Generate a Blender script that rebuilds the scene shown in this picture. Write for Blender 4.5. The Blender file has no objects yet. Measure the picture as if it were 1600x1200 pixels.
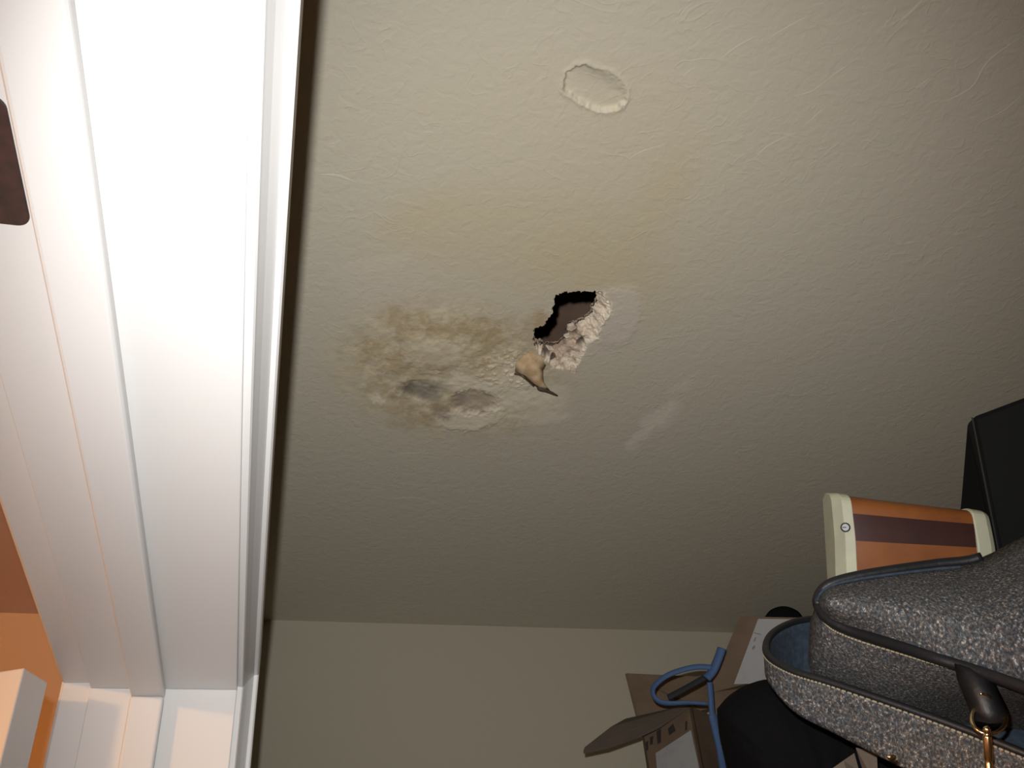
import bpy, bmesh, math, random
import numpy as np
from mathutils import Vector, Matrix

S = bpy.context.scene
COL = S.collection
random.seed(4)

# ------------------------------------------------------------------ camera
CZ = 1.72                      # lens height above the floor
F = 1506.0                     # focal length in pixels of a 1600 px frame
R = np.array([[0.97209433, -0.0819075, 0.21982669],
              [-0.22307146, -0.61276847, 0.75812527],
              [-0.07260672, 0.78600634, 0.61393999]])   # columns: right, up, forward
cam_d = bpy.data.cameras.new('camera')
cam_d.sensor_fit = 'HORIZONTAL'; cam_d.sensor_width = 36.0
cam_d.lens = 36.0 * F / 1600.0
cam_d.clip_start = 0.01
cam = bpy.data.objects.new('camera', cam_d); COL.objects.link(cam)
m = Matrix.Identity(4)
for i in range(3):
    m[i][0] = R[i, 0]; m[i][1] = R[i, 1]; m[i][2] = -R[i, 2]
m[2][3] = CZ
cam.matrix_world = m
S.camera = cam

# ------------------------------------------------------------------ world, lights, exposure
w = bpy.data.worlds.new('world'); S.world = w; w.use_nodes = True
w.node_tree.nodes['Background'].inputs[0].default_value = (1, .85, .7, 1)
w.node_tree.nodes['Background'].inputs[1].default_value = 0.004

# the camera's own flash: a small tube up and to the left of the lens
fl = bpy.data.lights.new('flash', 'SPOT')
fl.energy = 32.5; fl.color = (1.0, 0.985, 0.96)
fl.spot_size = math.radians(84); fl.spot_blend = 1.0; fl.shadow_soft_size = 0.0045
flash = bpy.data.objects.new('flash', fl); COL.objects.link(flash)
right, up, fwd = (Vector(R[:, k]) for k in range(3))
flash.location = Vector((0, 0, CZ)) - 0.013 * right + 0.032 * up
aim = (fwd + 0.06 * right - 0.08 * up).normalized()
flash.rotation_euler = aim.to_track_quat('-Z', 'Y').to_euler()

# warm lamp hanging high in the room beyond the door opening
rl = bpy.data.lights.new('room_light', 'POINT')
rl.energy = 80; rl.color = (1.0, 0.52, 0.19); rl.shadow_soft_size = 0.06
room_light = bpy.data.objects.new('room_light', rl); COL.objects.link(room_light)
room_light.location = (-1.9, -0.5, CZ + 0.58)

S.view_settings.view_transform = 'Standard'
S.view_settings.look = 'None'
S.view_settings.exposure = 0.0
S.view_settings.gamma = 1.0
S.view_settings.use_curve_mapping = False

# ------------------------------------------------------------------ main measures (relative to the lens)
H1 = 0.31                      # head jamb underside
H2 = 0.72                      # ceiling
YW = 2.193 * H2                # far wall, shared by room and closet
YJ = 2.635 * H1                # far side jamb face
X0, X1 = -0.140, -0.0253       # jamb edges: room side, closet side
YN = -0.55                     # near side jamb face
XB = 1.32                      # closet back wall
ZF = -CZ                       # floor


def W(v):
    return (v[0], v[1], v[2] + CZ)


def P(px, py, D):
    """photo pixel + distance along the optical axis -> world point"""
    d = R @ np.array([(px - 800) / F, (600 - py) / F, 1.0]) * D
    return Vector((d[0], d[1], d[2] + CZ))


def PC(px, py, z=H2):
    d = R @ np.array([(px - 800) / F, (600 - py) / F, 1.0])
    d = d * z / d[2]
    return Vector((d[0], d[1], d[2] + CZ))


def PY(px, py, y):
    d = R @ np.array([(px - 800) / F, (600 - py) / F, 1.0])
    d = d * y / d[1]
    return Vector((d[0], d[1], d[2] + CZ))


# ------------------------------------------------------------------ materials
def mat(name, col, rough=0.6, metal=0.0, bump=None, noise=None, spec=None, coords='Object'):
    mt = bpy.data.materials.new(name); mt.use_nodes = True
    nt = mt.node_tree; N = nt.nodes; L = nt.links
    b = N['Principled BSDF']
    b.inputs['Base Color'].default_value = (*col, 1)
    b.inputs['Roughness'].default_value = rough
    b.inputs['Metallic'].default_value = metal
    if spec is not None:
        b.inputs['Specular IOR Level'].default_value = spec
    tc = N.new('ShaderNodeTexCoord')
    if noise:
        sc, c2, lo, hi = noise
        n = N.new('ShaderNodeTexNoise'); n.inputs['Scale'].default_value = sc; n.inputs['Detail'].default_value = 4
        L.new(tc.outputs[coords], n.inputs['Vector'])
        r = N.new('ShaderNodeValToRGB')
        r.color_ramp.elements[0].position = lo; r.color_ramp.elements[1].position = hi
        r.color_ramp.elements[0].color = (*col, 1); r.color_ramp.elements[1].color = (*c2, 1)
        L.new(n.outputs['Fac'], r.inputs['Fac']); L.new(r.outputs['Color'], b.inputs['Base Color'])
    if bump:
        sc, st, dist = bump
        n = N.new('ShaderNodeTexNoise'); n.inputs['Scale'].default_value = sc; n.inputs['Detail'].default_value = 5
        L.new(tc.outputs[coords], n.inputs['Vector'])
        bp = N.new('ShaderNodeBump'); bp.inputs['Strength'].default_value = st; bp.inputs['Distance'].default_value = dist
        L.new(n.outputs['Fac'], bp.inputs['Height']); L.new(bp.outputs['Normal'], b.inputs['Normal'])
    return mt


def plaster(name, col, attr=False, strength=0.6):
    """painted skip-trowel plaster: fine grain plus sparse thin trowel ridges"""
    mt = bpy.data.materials.new(name); mt.use_nodes = True
    nt = mt.node_tree; N = nt.nodes; L = nt.links
    b = N['Principled BSDF']; b.inputs['Roughness'].default_value = 0.85
    b.inputs['Specular IOR Level'].default_value = 0.15
    tc = N.new('ShaderNodeTexCoord')
    if attr:
        a = N.new('ShaderNodeAttribute'); a.attribute_name = 'Col'
        L.new(a.outputs['Color'], b.inputs['Base Color'])
    else:
        b.inputs['Base Color'].default_value = (*col, 1)

    def noise(scale, detail=2, dist=0.0):
        n = N.new('ShaderNodeTexNoise'); n.inputs['Scale'].default_value = scale
        n.inputs['Detail'].default_value = detail; n.inputs['Distortion'].default_value = dist
        L.new(tc.outputs['Object'], n.inputs['Vector']); return n.outputs['Fac']

    def math_(op, a, b_=None, c=None):
        x = N.new('ShaderNodeMath'); x.operation = op
        for i, v in enumerate((a, b_, c)):
            if v is None: continue
            if isinstance(v, (int, float)): x.inputs[i].default_value = v
            else: L.new(v, x.inputs[i])
        return x.outputs[0]

    def ridge(scale, width, mscale, lo):
        n = noise(scale, 1.5, 0.6)
        d = math_('ABSOLUTE', math_('SUBTRACT', n, 0.5))
        mr = N.new('ShaderNodeMapRange'); mr.interpolation_type = 'SMOOTHSTEP'
        L.new(d, mr.inputs[0]); mr.inputs[1].default_value = 0; mr.inputs[2].default_value = width
        mr.inputs[3].default_value = 1; mr.inputs[4].default_value = 0
        k = N.new('ShaderNodeMapRange'); L.new(noise(mscale, 1), k.inputs[0])
        k.inputs[1].default_value = lo; k.inputs[2].default_value = lo + 0.08
        return math_('MULTIPLY', mr.outputs[0], k.outputs[0])
    h = math_('MULTIPLY', ridge(14, 0.018, 18, 0.56), 0.22)
    h = math_('ADD', h, math_('MULTIPLY', ridge(34, 0.035, 26, 0.54), 0.22))
    h = math_('ADD', h, math_('MULTIPLY', noise(85, 3, 0.8), 1.15))
    h = math_('ADD', h, math_('MULTIPLY', noise(300, 2), 0.25))
    bp = N.new('ShaderNodeBump'); bp.inputs['Strength'].default_value = strength
    bp.inputs['Distance'].default_value = 0.0012
    L.new(h, bp.inputs['Height']); L.new(bp.outputs['Normal'], b.inputs['Normal'])
    return mt


M = {}
M['ceiling'] = plaster('ceiling_paint', (.5, .43, .34), attr=True)
M['wall'] = plaster('closet_wall_paint', (.455, .42, .335), strength=0.35)
M['room_wall'] = plaster('room_wall_paint', (.61, .45, .32), strength=0.35)
M['room_ceiling'] = plaster('room_ceiling_paint', (.62, .50, .44), strength=0.35)
M['trim'] = mat('white_trim_paint', (.61, .61, .605), 0.38, bump=(60, .12, .0006))
M['bronze'] = mat('dark_bronze', (.075, .042, .040), 0.45, 0.35, noise=(120, (.045, .035, .03), .4, .65))
M['gypsum'] = mat('broken_gypsum', (.72, .62, .49), 0.95, noise=(160, (.45, .34, .24), .48, .7), bump=(400, .7, .001))
M['paper'] = mat('torn_paper', (.43, .29, .15), 0.85, noise=(70, (.60, .46, .30), .42, .62))
M['deck'] = mat('roof_deck_wood', (.40, .265, .185), 0.8, noise=(18, (.30, .20, .145), .35, .65))
M['floor'] = mat('floor_carpet', (.16, .12, .09), 0.95, bump=(400, .6, .003))
M['shelf'] = mat('shelf_paint', (.22, .17, .12), 0.6)
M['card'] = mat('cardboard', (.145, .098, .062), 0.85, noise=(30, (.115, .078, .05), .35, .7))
M['card_dark'] = mat('cardboard_shaded', (.085, .066, .05), 0.85, noise=(40, (.07, .053, .04), .35, .7))  # cardboard with the folded flap's shade put into its colour
M['label'] = mat('paper_label', (.31, .315, .315), 0.6, noise=(50, (.26, .265, .265), .5, .75))
M['ink'] = mat('printing_ink', (.025, .02, .02), 0.8)
M['blue'] = mat('blue_webbing', (.045, .095, .21), 0.7, bump=(500, .5, .001))
M['black_cloth'] = mat('black_cloth', (.006, .006, .007), 0.95, bump=(90, .6, .004), spec=.1)
M['black_case'] = mat('black_case_shell', (.0055, .006, .006), 0.7, bump=(300, .3, .0008), spec=.12)
M['cream'] = mat('cream_plastic', (.56, .57, .42), 0.5, noise=(40, (.50, .50, .38), .4, .7))
M['wood_orange'] = mat('orange_wood', (.27, .090, .020), 0.5, noise=(25, (.21, .064, .015), .4, .65))
M['wood_dark'] = mat('dark_red_wood', (.050, .012, .008), 0.5, noise=(30, (.036, .010, .007), .4, .65))
M['steel'] = mat('screw_steel', (.16, .16, .16), 0.5, .8)
M['brass'] = mat('pale_brass', (.80, .62, .36), 0.22, 1.0)
M['leather'] = mat('dark_leather', (.010, .010, .012), 0.5, bump=(250, .4, .0008))
M['stitch'] = mat('pale_thread', (.36, .32, .22), 0.7)
M['denim'] = mat('denim_lining', (.020, .032, .05), 0.85, noise=(220, (.032, .05, .075), .4, .65))


def tweed():
    mt = bpy.data.materials.new('denim_tweed'); mt.use_nodes = True
    nt = mt.node_tree; N = nt.nodes; L = nt.links
    b = N['Principled BSDF']; b.inputs['Roughness'].default_value = 0.9
    b.inputs['Specular IOR Level'].default_value = 0.2
    tc = N.new('ShaderNodeTexCoord')
    mp = N.new('ShaderNodeMapping'); mp.inputs['Scale'].default_value = (1.5, 1.0, 0.75)
    mp.inputs['Rotation'].default_value = (0.4, 0.3, 0.5)
    L.new(tc.outputs['Object'], mp.inputs['Vector'])
    n = N.new('ShaderNodeTexNoise'); n.inputs['Scale'].default_value = 420; n.inputs['Detail'].default_value = 2.5
    n.inputs['Roughness'].default_value = 0.75
    L.new(mp.outputs[0], n.inputs['Vector'])
    r = N.new('ShaderNodeValToRGB'); e = r.color_ramp.elements
    e[0].position = .39; e[0].color = (.040, .042, .045, 1)
    e[1].position = .70; e[1].color = (.46, .44, .41, 1)
    x = e.new(.50); x.color = (.080, .083, .086, 1)
    x = e.new(.60); x.color = (.15, .147, .142, 1)
    L.new(n.outputs['Fac'], r.inputs['Fac'])
    n2 = N.new('ShaderNodeTexNoise'); n2.inputs['Scale'].default_value = 260; n2.inputs['Detail'].default_value = 1
    L.new(mp.outputs[0], n2.inputs['Vector'])
    hue = N.new('ShaderNodeValToRGB'); e = hue.color_ramp.elements
    e[0].position = .38; e[0].color = (.92, .99, 1.07, 1); e[1].position = .62; e[1].color = (1.08, .98, .91, 1)
    L.new(n2.outputs['Fac'], hue.inputs['Fac'])
    mx = N.new('ShaderNodeMix'); mx.data_type = 'RGBA'; mx.blend_type = 'MULTIPLY'; mx.inputs[0].default_value = 1
    L.new(r.outputs[0], mx.inputs[6]); L.new(hue.outputs[0], mx.inputs[7])
    L.new(mx.outputs[2], b.inputs['Base Color'])
    bp = N.new('ShaderNodeBump'); bp.inputs['Strength'].default_value = .6; bp.inputs['Distance'].default_value = .0012
    L.new(n.outputs['Fac'], bp.inputs['Height']); L.new(bp.outputs['Normal'], b.inputs['Normal'])
    return mt


M['tweed'] = tweed()


# ------------------------------------------------------------------ builders
def link(name, me, mt, parent=None):
    o = bpy.data.objects.new(name, me); COL.objects.link(o)
    if mt is not None: me.materials.append(mt)
    if parent is not None:
        o.parent = parent
        o.matrix_parent_inverse = parent.matrix_world.inverted()
    return o


def obj(name, bm, mt, parent=None, smooth=False, bevel=0.0, seg=2):
    bmesh.ops.recalc_face_normals(bm, faces=bm.faces[:])
    me = bpy.data.meshes.new(name); bm.to_mesh(me); bm.free()
    o = link(name, me, mt, parent)
    if smooth:
        me.shade_smooth()
    if bevel:
        b = o.modifiers.new('bevel', 'BEVEL'); b.width = bevel; b.segments = seg; b.limit_method = 'ANGLE'
    return o


def thing(name, label, cat, loc=(0, 0, 0), group=None):
    o = bpy.data.objects.new(name, None); COL.objects.link(o)
    o.location = loc; o.empty_display_size = 0.05
    o['label'] = label; o['category'] = cat
    if group: o['group'] = group
    bpy.context.view_layer.update()
    return o


def tag(o, label, cat):
    o['label'] = label; o['category'] = cat; return o


def struct(o, label=None, cat=None):
    o['kind'] = 'structure'
    if label: o['label'] = label
    if cat: o['category'] = cat
    return o


def hexa(bm, bottom, top):
    a = [bm.verts.new(p) for p in bottom]; b = [bm.verts.new(p) for p in top]
    n = len(a)
    bm.faces.new(a[::-1]); bm.faces.new(b)
    for i in range(n):
        bm.faces.new((a[i], a[(i + 1) % n], b[(i + 1) % n], b[i]))


def box(bm, x0, x1, y0, y1, z0, z1):
    """metres; z is relative to the lens height"""
    q = [(x0, y0), (x1, y0), (x1, y1), (x0, y1)]
    hexa(bm, [(x, y, z0 + CZ) for x, y in q], [(x, y, z1 + CZ) for x, y in q])


def slab(bm, pts, vec):
    """polygon given thickness along vec"""
    hexa(bm, [Vector(p) for p in pts], [Vector(p) + Vector(vec) for p in pts])


def smooth_path(pts, n):
    """Catmull-Rom resample of 3-D points"""
    A = np.array([list(p) for p in pts], float)
    k = len(A); out = []
    for i in range(n):
        t = i / (n - 1) * (k - 1); j = min(int(t), k - 2); u = t - j
        p0 = A[max(j - 1, 0)]; p1 = A[j]; p2 = A[j + 1]; p3 = A[min(j + 2, k - 1)]
        out.append(0.5 * ((2 * p1) + (-p0 + p2) * u + (2 * p0 - 5 * p1 + 4 * p2 - p3) * u * u + (-p0 + 3 * p1 - 3 * p2 + p3) * u ** 3))
    return [Vector(o) for o in out]


def tube(bm, pts, r, seg=10, flat=1.0, closed=False):
    rings = []; n = len(pts); prev = None
    for i, p in enumerate(pts):
        a = pts[i - 1] if (i or closed) else p
        b = pts[(i + 1) % n] if (i < n - 1 or closed) else p
        t = (b - a).normalized()
        if prev is None:
            ref = Vector((0, 0, 1)) if abs(t.z) < .9 else Vector((1, 0, 0))
            u = t.cross(ref).normalized()
        else:
            u = (prev - t * prev.dot(t)).normalized()
        prev = u; v = t.cross(u)
        rr = r[i] if hasattr(r, '__len__') else r
        rings.append([bm.verts.new(p + (u * math.cos(q) * flat + v * math.sin(q)) * rr)
                      for q in [2 * math.pi * k / seg for k in range(seg)]])
    for i in range(n if closed else n - 1):
        A, B = rings[i], rings[(i + 1) % n]
        for k in range(seg):
            bm.faces.new((A[k], A[(k + 1) % seg], B[(k + 1) % seg], B[k]))
    if not closed:
        bm.faces.new(rings[0][::-1]); bm.faces.new(rings[-1])


def inflate(bm, outline, D, depth, rings=7, rough=0.0, seed=1, flat_back=False):
    """soft closed body from a photo outline: bulges towards and away from the lens"""
    rnd = random.Random(seed)
    n = 64
    pts = smooth_path([(x, y, 0) for x, y in outline + outline[:1]], n + 1)[:n]
    cx = sum(p.x for p in pts) / n; cy = sum(p.y for p in pts) / n
    def ring(s, side):
        out = []
        for p in pts:
            x = cx + (p.x - cx) * s; y = cy + (p.y - cy) * s
            b = math.sqrt(max(0, 1 - s * s)) * depth
            nz = rough * (math.sin(x * .07 + seed) * math.cos(y * .06 + 2 * seed) + .5 * math.sin(x * .19 + y * .13)) * (1 - s)
            out.append(bm.verts.new(P(x, y, D - side * (b + nz))))
        return out
    ss = [math.cos(i / rings * math.pi / 2) for i in range(rings)]
    seq = [ring(s, -1) for s in reversed(ss[1:])] + [ring(1, 1)] + [ring(s, 1) for s in ss[1:]]
    for A, B in zip(seq, seq[1:]):
        for k in range(n):
            bm.faces.new((A[k], A[(k + 1) % n], B[(k + 1) % n], B[k]))
    bm.faces.new(seq[0][::-1]); bm.faces.new(seq[-1])


# ------------------------------------------------------------------ room shell
def shell(name, x0, x1, y0, y1, z0, z1, mt):
    bm = bmesh.new(); box(bm, x0, x1, y0, y1, z0, z1)
    return struct(obj(name, bm, mt))


XR = -3.2; YB = -2.4
XH0, XH1 = X0, X1              # faces of the wall that holds the door opening
shell('floor', XR - .1, XB + .1, YB - .1, YW + .1, ZF - .1, ZF, M['floor'])
shell('wall_far', XH0 + .001, XB + .1, YW, YW + .1, ZF, H2, M['wall'])
shell('wall_far_room', XR, XH0 + .001, YW, YW + .1, ZF, H2, M['room_wall'])
shell('wall_back', XB, XB + .1, YB, YW, ZF, H2, M['wall'])
shell('wall_near', XR, XB + .1, YB - .1, YB, ZF, H2, M['room_wall'])
shell('wall_left', XR - .1, XR, YB - .1, YW + .1, ZF, H2, M['room_wall'])
# wall with the door opening: header, far return, near return; two paints on its two faces
JT = 0.019
for nm, y0, y1, z0, z1 in (('wall_header', YN - JT, YJ + JT, H1 + JT, H2),
                           ('wall_opening_far', YJ + JT, YW, ZF, H2),
                           ('wall_opening_near', YB, YN - JT, ZF, H2)):
    bm = bmesh.new(); box(bm, XH0, XH1, y0, y1, z0, z1)
    o = struct(obj(nm, bm, M['room_wall'])); o.data.materials.append(M['wall'])
    for f in o.data.polygons:
        if f.normal.x > .5: f.material_index = 1
# room ceiling and near closet ceiling
shell('ceiling_room', XR - .1, XH0 - .0, YB - .1, YW + .1, H2, H2 + .05, M['room_ceiling'])

# ------------------------------------------------------------------ damaged closet ceiling
rng = np.random.default_rng(11)


def vnoise(x, y, seed=0):
    """smooth lattice noise in 0..1"""
    g = np.random.default_rng(seed).random((256, 256))
    xi = np.floor(x).astype(int); yi = np.floor(y).astype(int)
    u = x - xi; v = y - yi
    u = u * u * (3 - 2 * u); v = v * v * (3 - 2 * v)
    a = g[xi % 256, yi % 256]; b = g[(xi + 1) % 256, yi % 256]
    c = g[xi % 256, (yi + 1) % 256]; d = g[(xi + 1) % 256, (yi + 1) % 256]
    return (a * (1 - u) + b * u) * (1 - v) + (c * (1 - u) + d * u) * v


def fbm(x, y, seed=0, octs=4):
    s = 0; a = .5; t = 0
    for k in range(octs):
        s = s + a * vnoise(x * 2 ** k + 17 * k, y * 2 ** k + 9 * k, seed + k); t += a; a *= .55
    return s / t


def poly_sd(x, y, poly):
    """signed distance to polygon, negative inside"""
    d = np.full(x.shape, 1e9); ins = np.zeros(x.shape, bool)
    n = len(poly)
    for i in range(n):
        ax, ay = poly[i]; bx, by = poly[(i + 1) % n]
        ex, ey = bx - ax, by - ay
        t = np.clip(((x - ax) * ex + (y - ay) * ey) / (ex * ex + ey * ey), 0, 1)
        d = np.minimum(d, np.hypot(x - ax - t * ex, y - ay - t * ey))
        c = ((ay > y) != (by > y)) & (x < (bx - ax) * (y - ay) / (by - ay + 1e-12) + ax)
        ins ^= c
    return np.where(ins, -d, d)


def sst(a, b, x):
    t = np.clip((x - a) / (b - a), 0, 1); return t * t * (3 - 2 * t)


def axis(segs):
    out = []
    for a, b, s in segs:
        n = max(1, int(round((b - a) / s)))
        out += list(a + (b - a) * np.arange(n) / n)
    return np.array(out + [segs[-1][1]])


def build_ceiling():
    ax = axis([(XH0, 0.02, .02), (.02, .07, .005), (.07, .245, .00125), (.245, .345, .0007), (.345, .39, .00125), (.39, .47, .003), (.47, XB + .1, .02)])
    ay = axis([(YB - .1, .2, .05), (.2, .42, .006), (.42, .515, .00125), (.515, .60, .005), (.60, .69, .0014), (.69, .90, .0008), (.90, 1.10, .0014), (1.10, 1.2, .004), (1.2, YW + .1, .02)])
    X, Y = np.meshgrid(ax, ay, indexing='ij')
    # where each point of the ceiling falls on the photo (used only to place the marks)
    q = np.stack([X, Y, np.full_like(X, H2)], -1) @ R
    z = np.maximum(q[..., 2], .05)
    u = 800 + F * q[..., 0] / z; v = 600 - F * q[..., 1] / z
    off = (q[..., 2] < .1)
    u[off] = -9999; v[off] = -9999
    mx, my = X * 100, Y * 100                      # centimetres for the noise

    wob = (fbm(mx * .9, my * .7, 3, 5) - .5)
    wob2 = (fbm(mx * .9 + 40, my * .7 + 11, 23, 5) - .5)
    uu = u + wob * 34; vv = v + wob2 * 26
    fine = (fbm(mx * 3.2, my * 2.4, 41, 3) - .5)
    uf = u + wob * 14 + fine * 10; vf = v + wob2 * 12 + (fbm(mx * 3.2, my * 2.4, 77, 3) - .5) * 9

    def blob(cx, cy, rx, ry, ang=0, soft=.5, hard=False):
        a = math.radians(ang); c, s = math.cos(a), math.sin(a)
        U, V = (uf, vf) if hard else (uu, vv)
        dx = (U - cx) * c + (V - cy) * s; dy = -(U - cx) * s + (V - cy) * c
        return 1 - sst(1 - soft, 1 + soft, np.hypot(dx / rx, dy / ry))

    base = np.array([.530, .492, .402])
    C = np.broadcast_to(base, X.shape + (3,)).copy()

    def paint(mask, col, amt=1.0):
        k = np.clip(mask * amt, 0, 1)[..., None]
        C[:] = C * (1 - k) + np.array(col) * k

    def tint(mask, f, amt=1.0):
        k = np.clip(mask * amt, 0, 1)[..., None]
        C[:] = C * (1 + k * (np.array(f) - 1))

    # wide faint yellowing
    for (cx, cy, rx, ry, an, am) in [(690, 355, 105, 48, -14, .8), (870, 365, 110, 75, 10, .75), (1035, 305, 32, 75, 28, .7),
                                     (960, 410, 110, 60, 0, .6), (800, 430, 150, 50, 0, .55), (1010, 250, 90, 120, 0, .3), (660, 330, 60, 25, -25, .5),
                                     (950, 590, 60, 30, 0, .4), (1000, 470, 70, 60, 0, .5)]:
        tint(blob(cx, cy, rx, ry, an, .8), (1.0, .965, .875), am)
    tint(blob(870, 230, 330, 200, 0, .9), (1.0, .985, .93), .8)
    # pale old patch left of the stain
    paint(blob(615, 455, 70, 45, 0, .5), (.56, .50, .415), .6)
    paint(blob(590, 412, 45, 9, -12, .6), (.60, .54, .45), .5)
    # stained wet zone
    zone = blob(700, 575, 165, 95, 6, .35)
    tint(zone, (.99, .93, .77), .85)
    paint(zone * sst(.50, .56, fbm(mx * .55, my * .42, 5, 5)), (.56, .475, .32), .8)
    paint(zone * sst(.53, .58, fbm(mx * .8 + 9, my * .6, 15, 6)), (.43, .34, .205), .5)
    paint(zone * sst(.54, .58, fbm(mx * 1.1 + 31, my * .8, 25, 5)), (.66, .59, .455), .55)
    for (cx, cy, rx, ry, an, am) in [(640, 503, 48, 15, 14, .8), (750, 512, 50, 18, -6, .75), (700, 520, 60, 12, 0, .6),
                                     (598, 558, 42, 20, 18, .75), (640, 560, 34, 16, 0, .5), (570, 550, 14, 20, 0, .5), (700, 575, 50, 18, 0, .35),
                                     (770, 545, 42, 26, 0, .5), (640, 583, 28, 10, 20, .45), (600, 600, 26, 26, 0, .3), (835, 505, 18, 24, 30, .6),
                                     (640, 650, 55, 12, 14, .5), (625, 662, 26, 10, 8, .45), (690, 635, 34, 8, 26, .6), (770, 560, 24, 14, 0, .4)]:
        paint(blob(cx, cy, rx, ry, an, .45, True) * (.35 + .65 * sst(.40, .50, fbm(mx * 1.3, my * 1.0, 37, 4))), (.39, .295, .165), am * .66)
    # dome of blistered paint, cream
    paint(blob(680, 550, 44, 22, 0, .35, True), (.60, .53, .40), .55)
    # pale bare patches below
    for (cx, cy, rx, ry, an, am) in [(735, 655, 52, 18, -6, .9), (830, 630, 55, 26, -8, .55), (785, 612, 60, 20, 8, .6), (590, 625, 11, 7, 20, .9),
                                     (800, 580, 30, 16, 0, .5), (720, 600, 40, 16, 10, .4), (860, 655, 34, 8, -12, .5), (735, 590, 30, 10, 20, .4)]:
        paint(blob(cx, cy, rx, ry, an, .4, True), (.74, .675, .54), am * .85)
    # mould, grey stains and a grey-brown dent
    paint(blob(648, 611, 26, 13, 8, .6, True), (.27, .24, .18), .75)
    paint(blob(640, 606, 13, 8, 0, .5, True), (.17, .15, .11), .65)
    paint(blob(668, 616, 24, 9, 18, .5, True), (.26, .235, .20), .6)
    paint(blob(676, 602, 26, 10, 0, .5, True), (.27, .245, .20), .6)
    paint(blob(742, 628, 36, 17, 2, .22, True), (.38, .315, .235), .80)  # grey-brown dent, its shade included in the colour
    paint(blob(716, 626, 14, 11, -20, .4, True), (.28, .235, .19), .6)
    paint(blob(690, 644, 16, 10, 10, .4, True), (.30, .25, .205), .6)
    # halo of bare grey filler on the right of the hole and thin scuffs
    paint(blob(965, 495, 36, 48, 20, .35, True), (.58, .525, .445), .8)
    paint(blob(950, 520, 40, 22, -30, .5, True), (.56, .50, .42), .6)
    for a, b, wd, am in [((985, 695), (1050, 640), 9, .75), ((1015, 662), (1052, 638), 14, .6), ((1050, 612), (1080, 590), 6, .4)]:
        A = np.array(a, float); B = np.array(b, float); e = B - A
        t = np.clip(((uf - A[0]) * e[0] + (vf - A[1]) * e[1]) / (e @ e), 0, 1)
        d = np.hypot(uf - A[0] - t * e[0], vf - A[1] - t * e[1])
        paint(1 - sst(.4, 1.3, d / wd), (.66, .60, .51), am)

    # ---- relief (metres, positive = up, away from the viewer)
    Z = np.full(X.shape, 0.0)
    Z -= zone * (fbm(mx * .6, my * .5, 31, 3) - .45) * .0028
    Z -= blob(680, 555, 50, 26, 0, .35, True) * .0018
    crumb = blob(790, 575, 42, 26, 0, .4) * sst(.5, .7, fbm(mx * 2.2, my * 1.8, 63, 2))
    Z -= crumb * .0016
    paint(crumb, (.66, .57, .41), .5)
    Z += blob(742, 628, 36, 17, 2, .3, True) * .003
    Z += blob(650, 611, 26, 13, 8, .5, True) * .002
    Z -= blob(735, 655, 52, 18, -6, .2, True) * .0015
    Z -= blob(965, 495, 36, 48, 20, .2, True) * .001
    Z -= zone * (fbm(mx * 4, my * 4, 90, 2) - .5) * .0003
    # round dent near the top
    dent = [(880, 128), (884, 113), (897, 103), (915, 98), (932, 104), (952, 110), (968, 120), (980, 137), (983, 150), (975, 163), (962, 173),
            (945, 176), (925, 171), (912, 164), (900, 156), (884, 148), (878, 143)]
    sdw = poly_sd(u + fine * 9, v + (fbm(mx * 2.5, my * 2.5, 19, 3) - .5) * 8, dent)
    ins = np.clip(-sdw, 0, None)
    rise = sst(0, 3.2, ins)
    easy = sst(-15, 45, (u - 930) * .75 - (v - 138) * 1.0)          # the upper right side eases in gently
    soft_rise = sst(0, 34, ins)
    Z += .0042 * (rise * (1 - easy) + soft_rise * easy)
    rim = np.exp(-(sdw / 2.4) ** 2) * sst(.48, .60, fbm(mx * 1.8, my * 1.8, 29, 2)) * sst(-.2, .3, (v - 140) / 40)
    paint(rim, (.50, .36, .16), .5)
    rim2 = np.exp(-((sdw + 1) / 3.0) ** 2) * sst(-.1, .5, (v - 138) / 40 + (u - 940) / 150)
    paint(rim2, (.64, .60, .49), .5)  # lower side of the dent painted lighter, as if lit
    Z -= .0012 * np.exp(-(sdw / 4) ** 2)

    # ---- the broken hole
    outer = [(868, 461), (886, 458), (904, 456), (926, 457), (944, 456), (946, 466), (955, 473), (954, 490), (946, 497), (938, 510), (934, 524), (936, 529),
             (918, 537), (912, 552), (905, 566), (898, 579), (880, 578), (866, 576), (854, 566), (845, 556), (838, 546), (833, 530), (834, 516), (850, 508), (863, 490), (865, 474)]
    # inner lip of the break, as seen on the upper face of the 12 mm board
    TH = .012
    qq = np.stack([X, Y, np.full_like(X, H2 + TH)], -1) @ R
    z2 = np.maximum(qq[..., 2], .05)
    u2 = 800 + F * qq[..., 0] / z2; v2 = 600 - F * qq[..., 1] / z2
    void = [(800, 380), (932, 380), (932, 466), (929, 470), (926, 480), (923, 491), (913, 498), (901, 503), (892, 509), (887, 516), (884, 526), (878, 534), (866, 540),
            (852, 541), (846, 534), (836, 533), (780, 560)]
    jag = (fbm(mx * 3.5, my * 3.0, 51, 3) - .5)
    jag2 = (fbm(mx * 3.5 + 7, my * 3.0, 57, 3) - .5)
    so = poly_sd(u + jag * 9, v + jag2 * 8, outer)
    sv = np.maximum(poly_sd(u2 + jag * 8, v2 + jag2 * 8, void), so)
    sv[off] = 1e3; so[off] = 1e3
    chip = (so < 0)
    din = np.clip(-so, 0, None); dv = np.clip(sv, 0, None)
    slope = din / (din + dv + .6)
    lump = fbm(mx * 1.5, my * 1.3, 71, 4)
    depth = np.where(chip, TH * slope ** .9 + (lump - .5) * .006 * sst(0, 6, din), 0)
    # undercut pockets between the paper layers, their dark shade painted in below
    pock = 0
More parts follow.
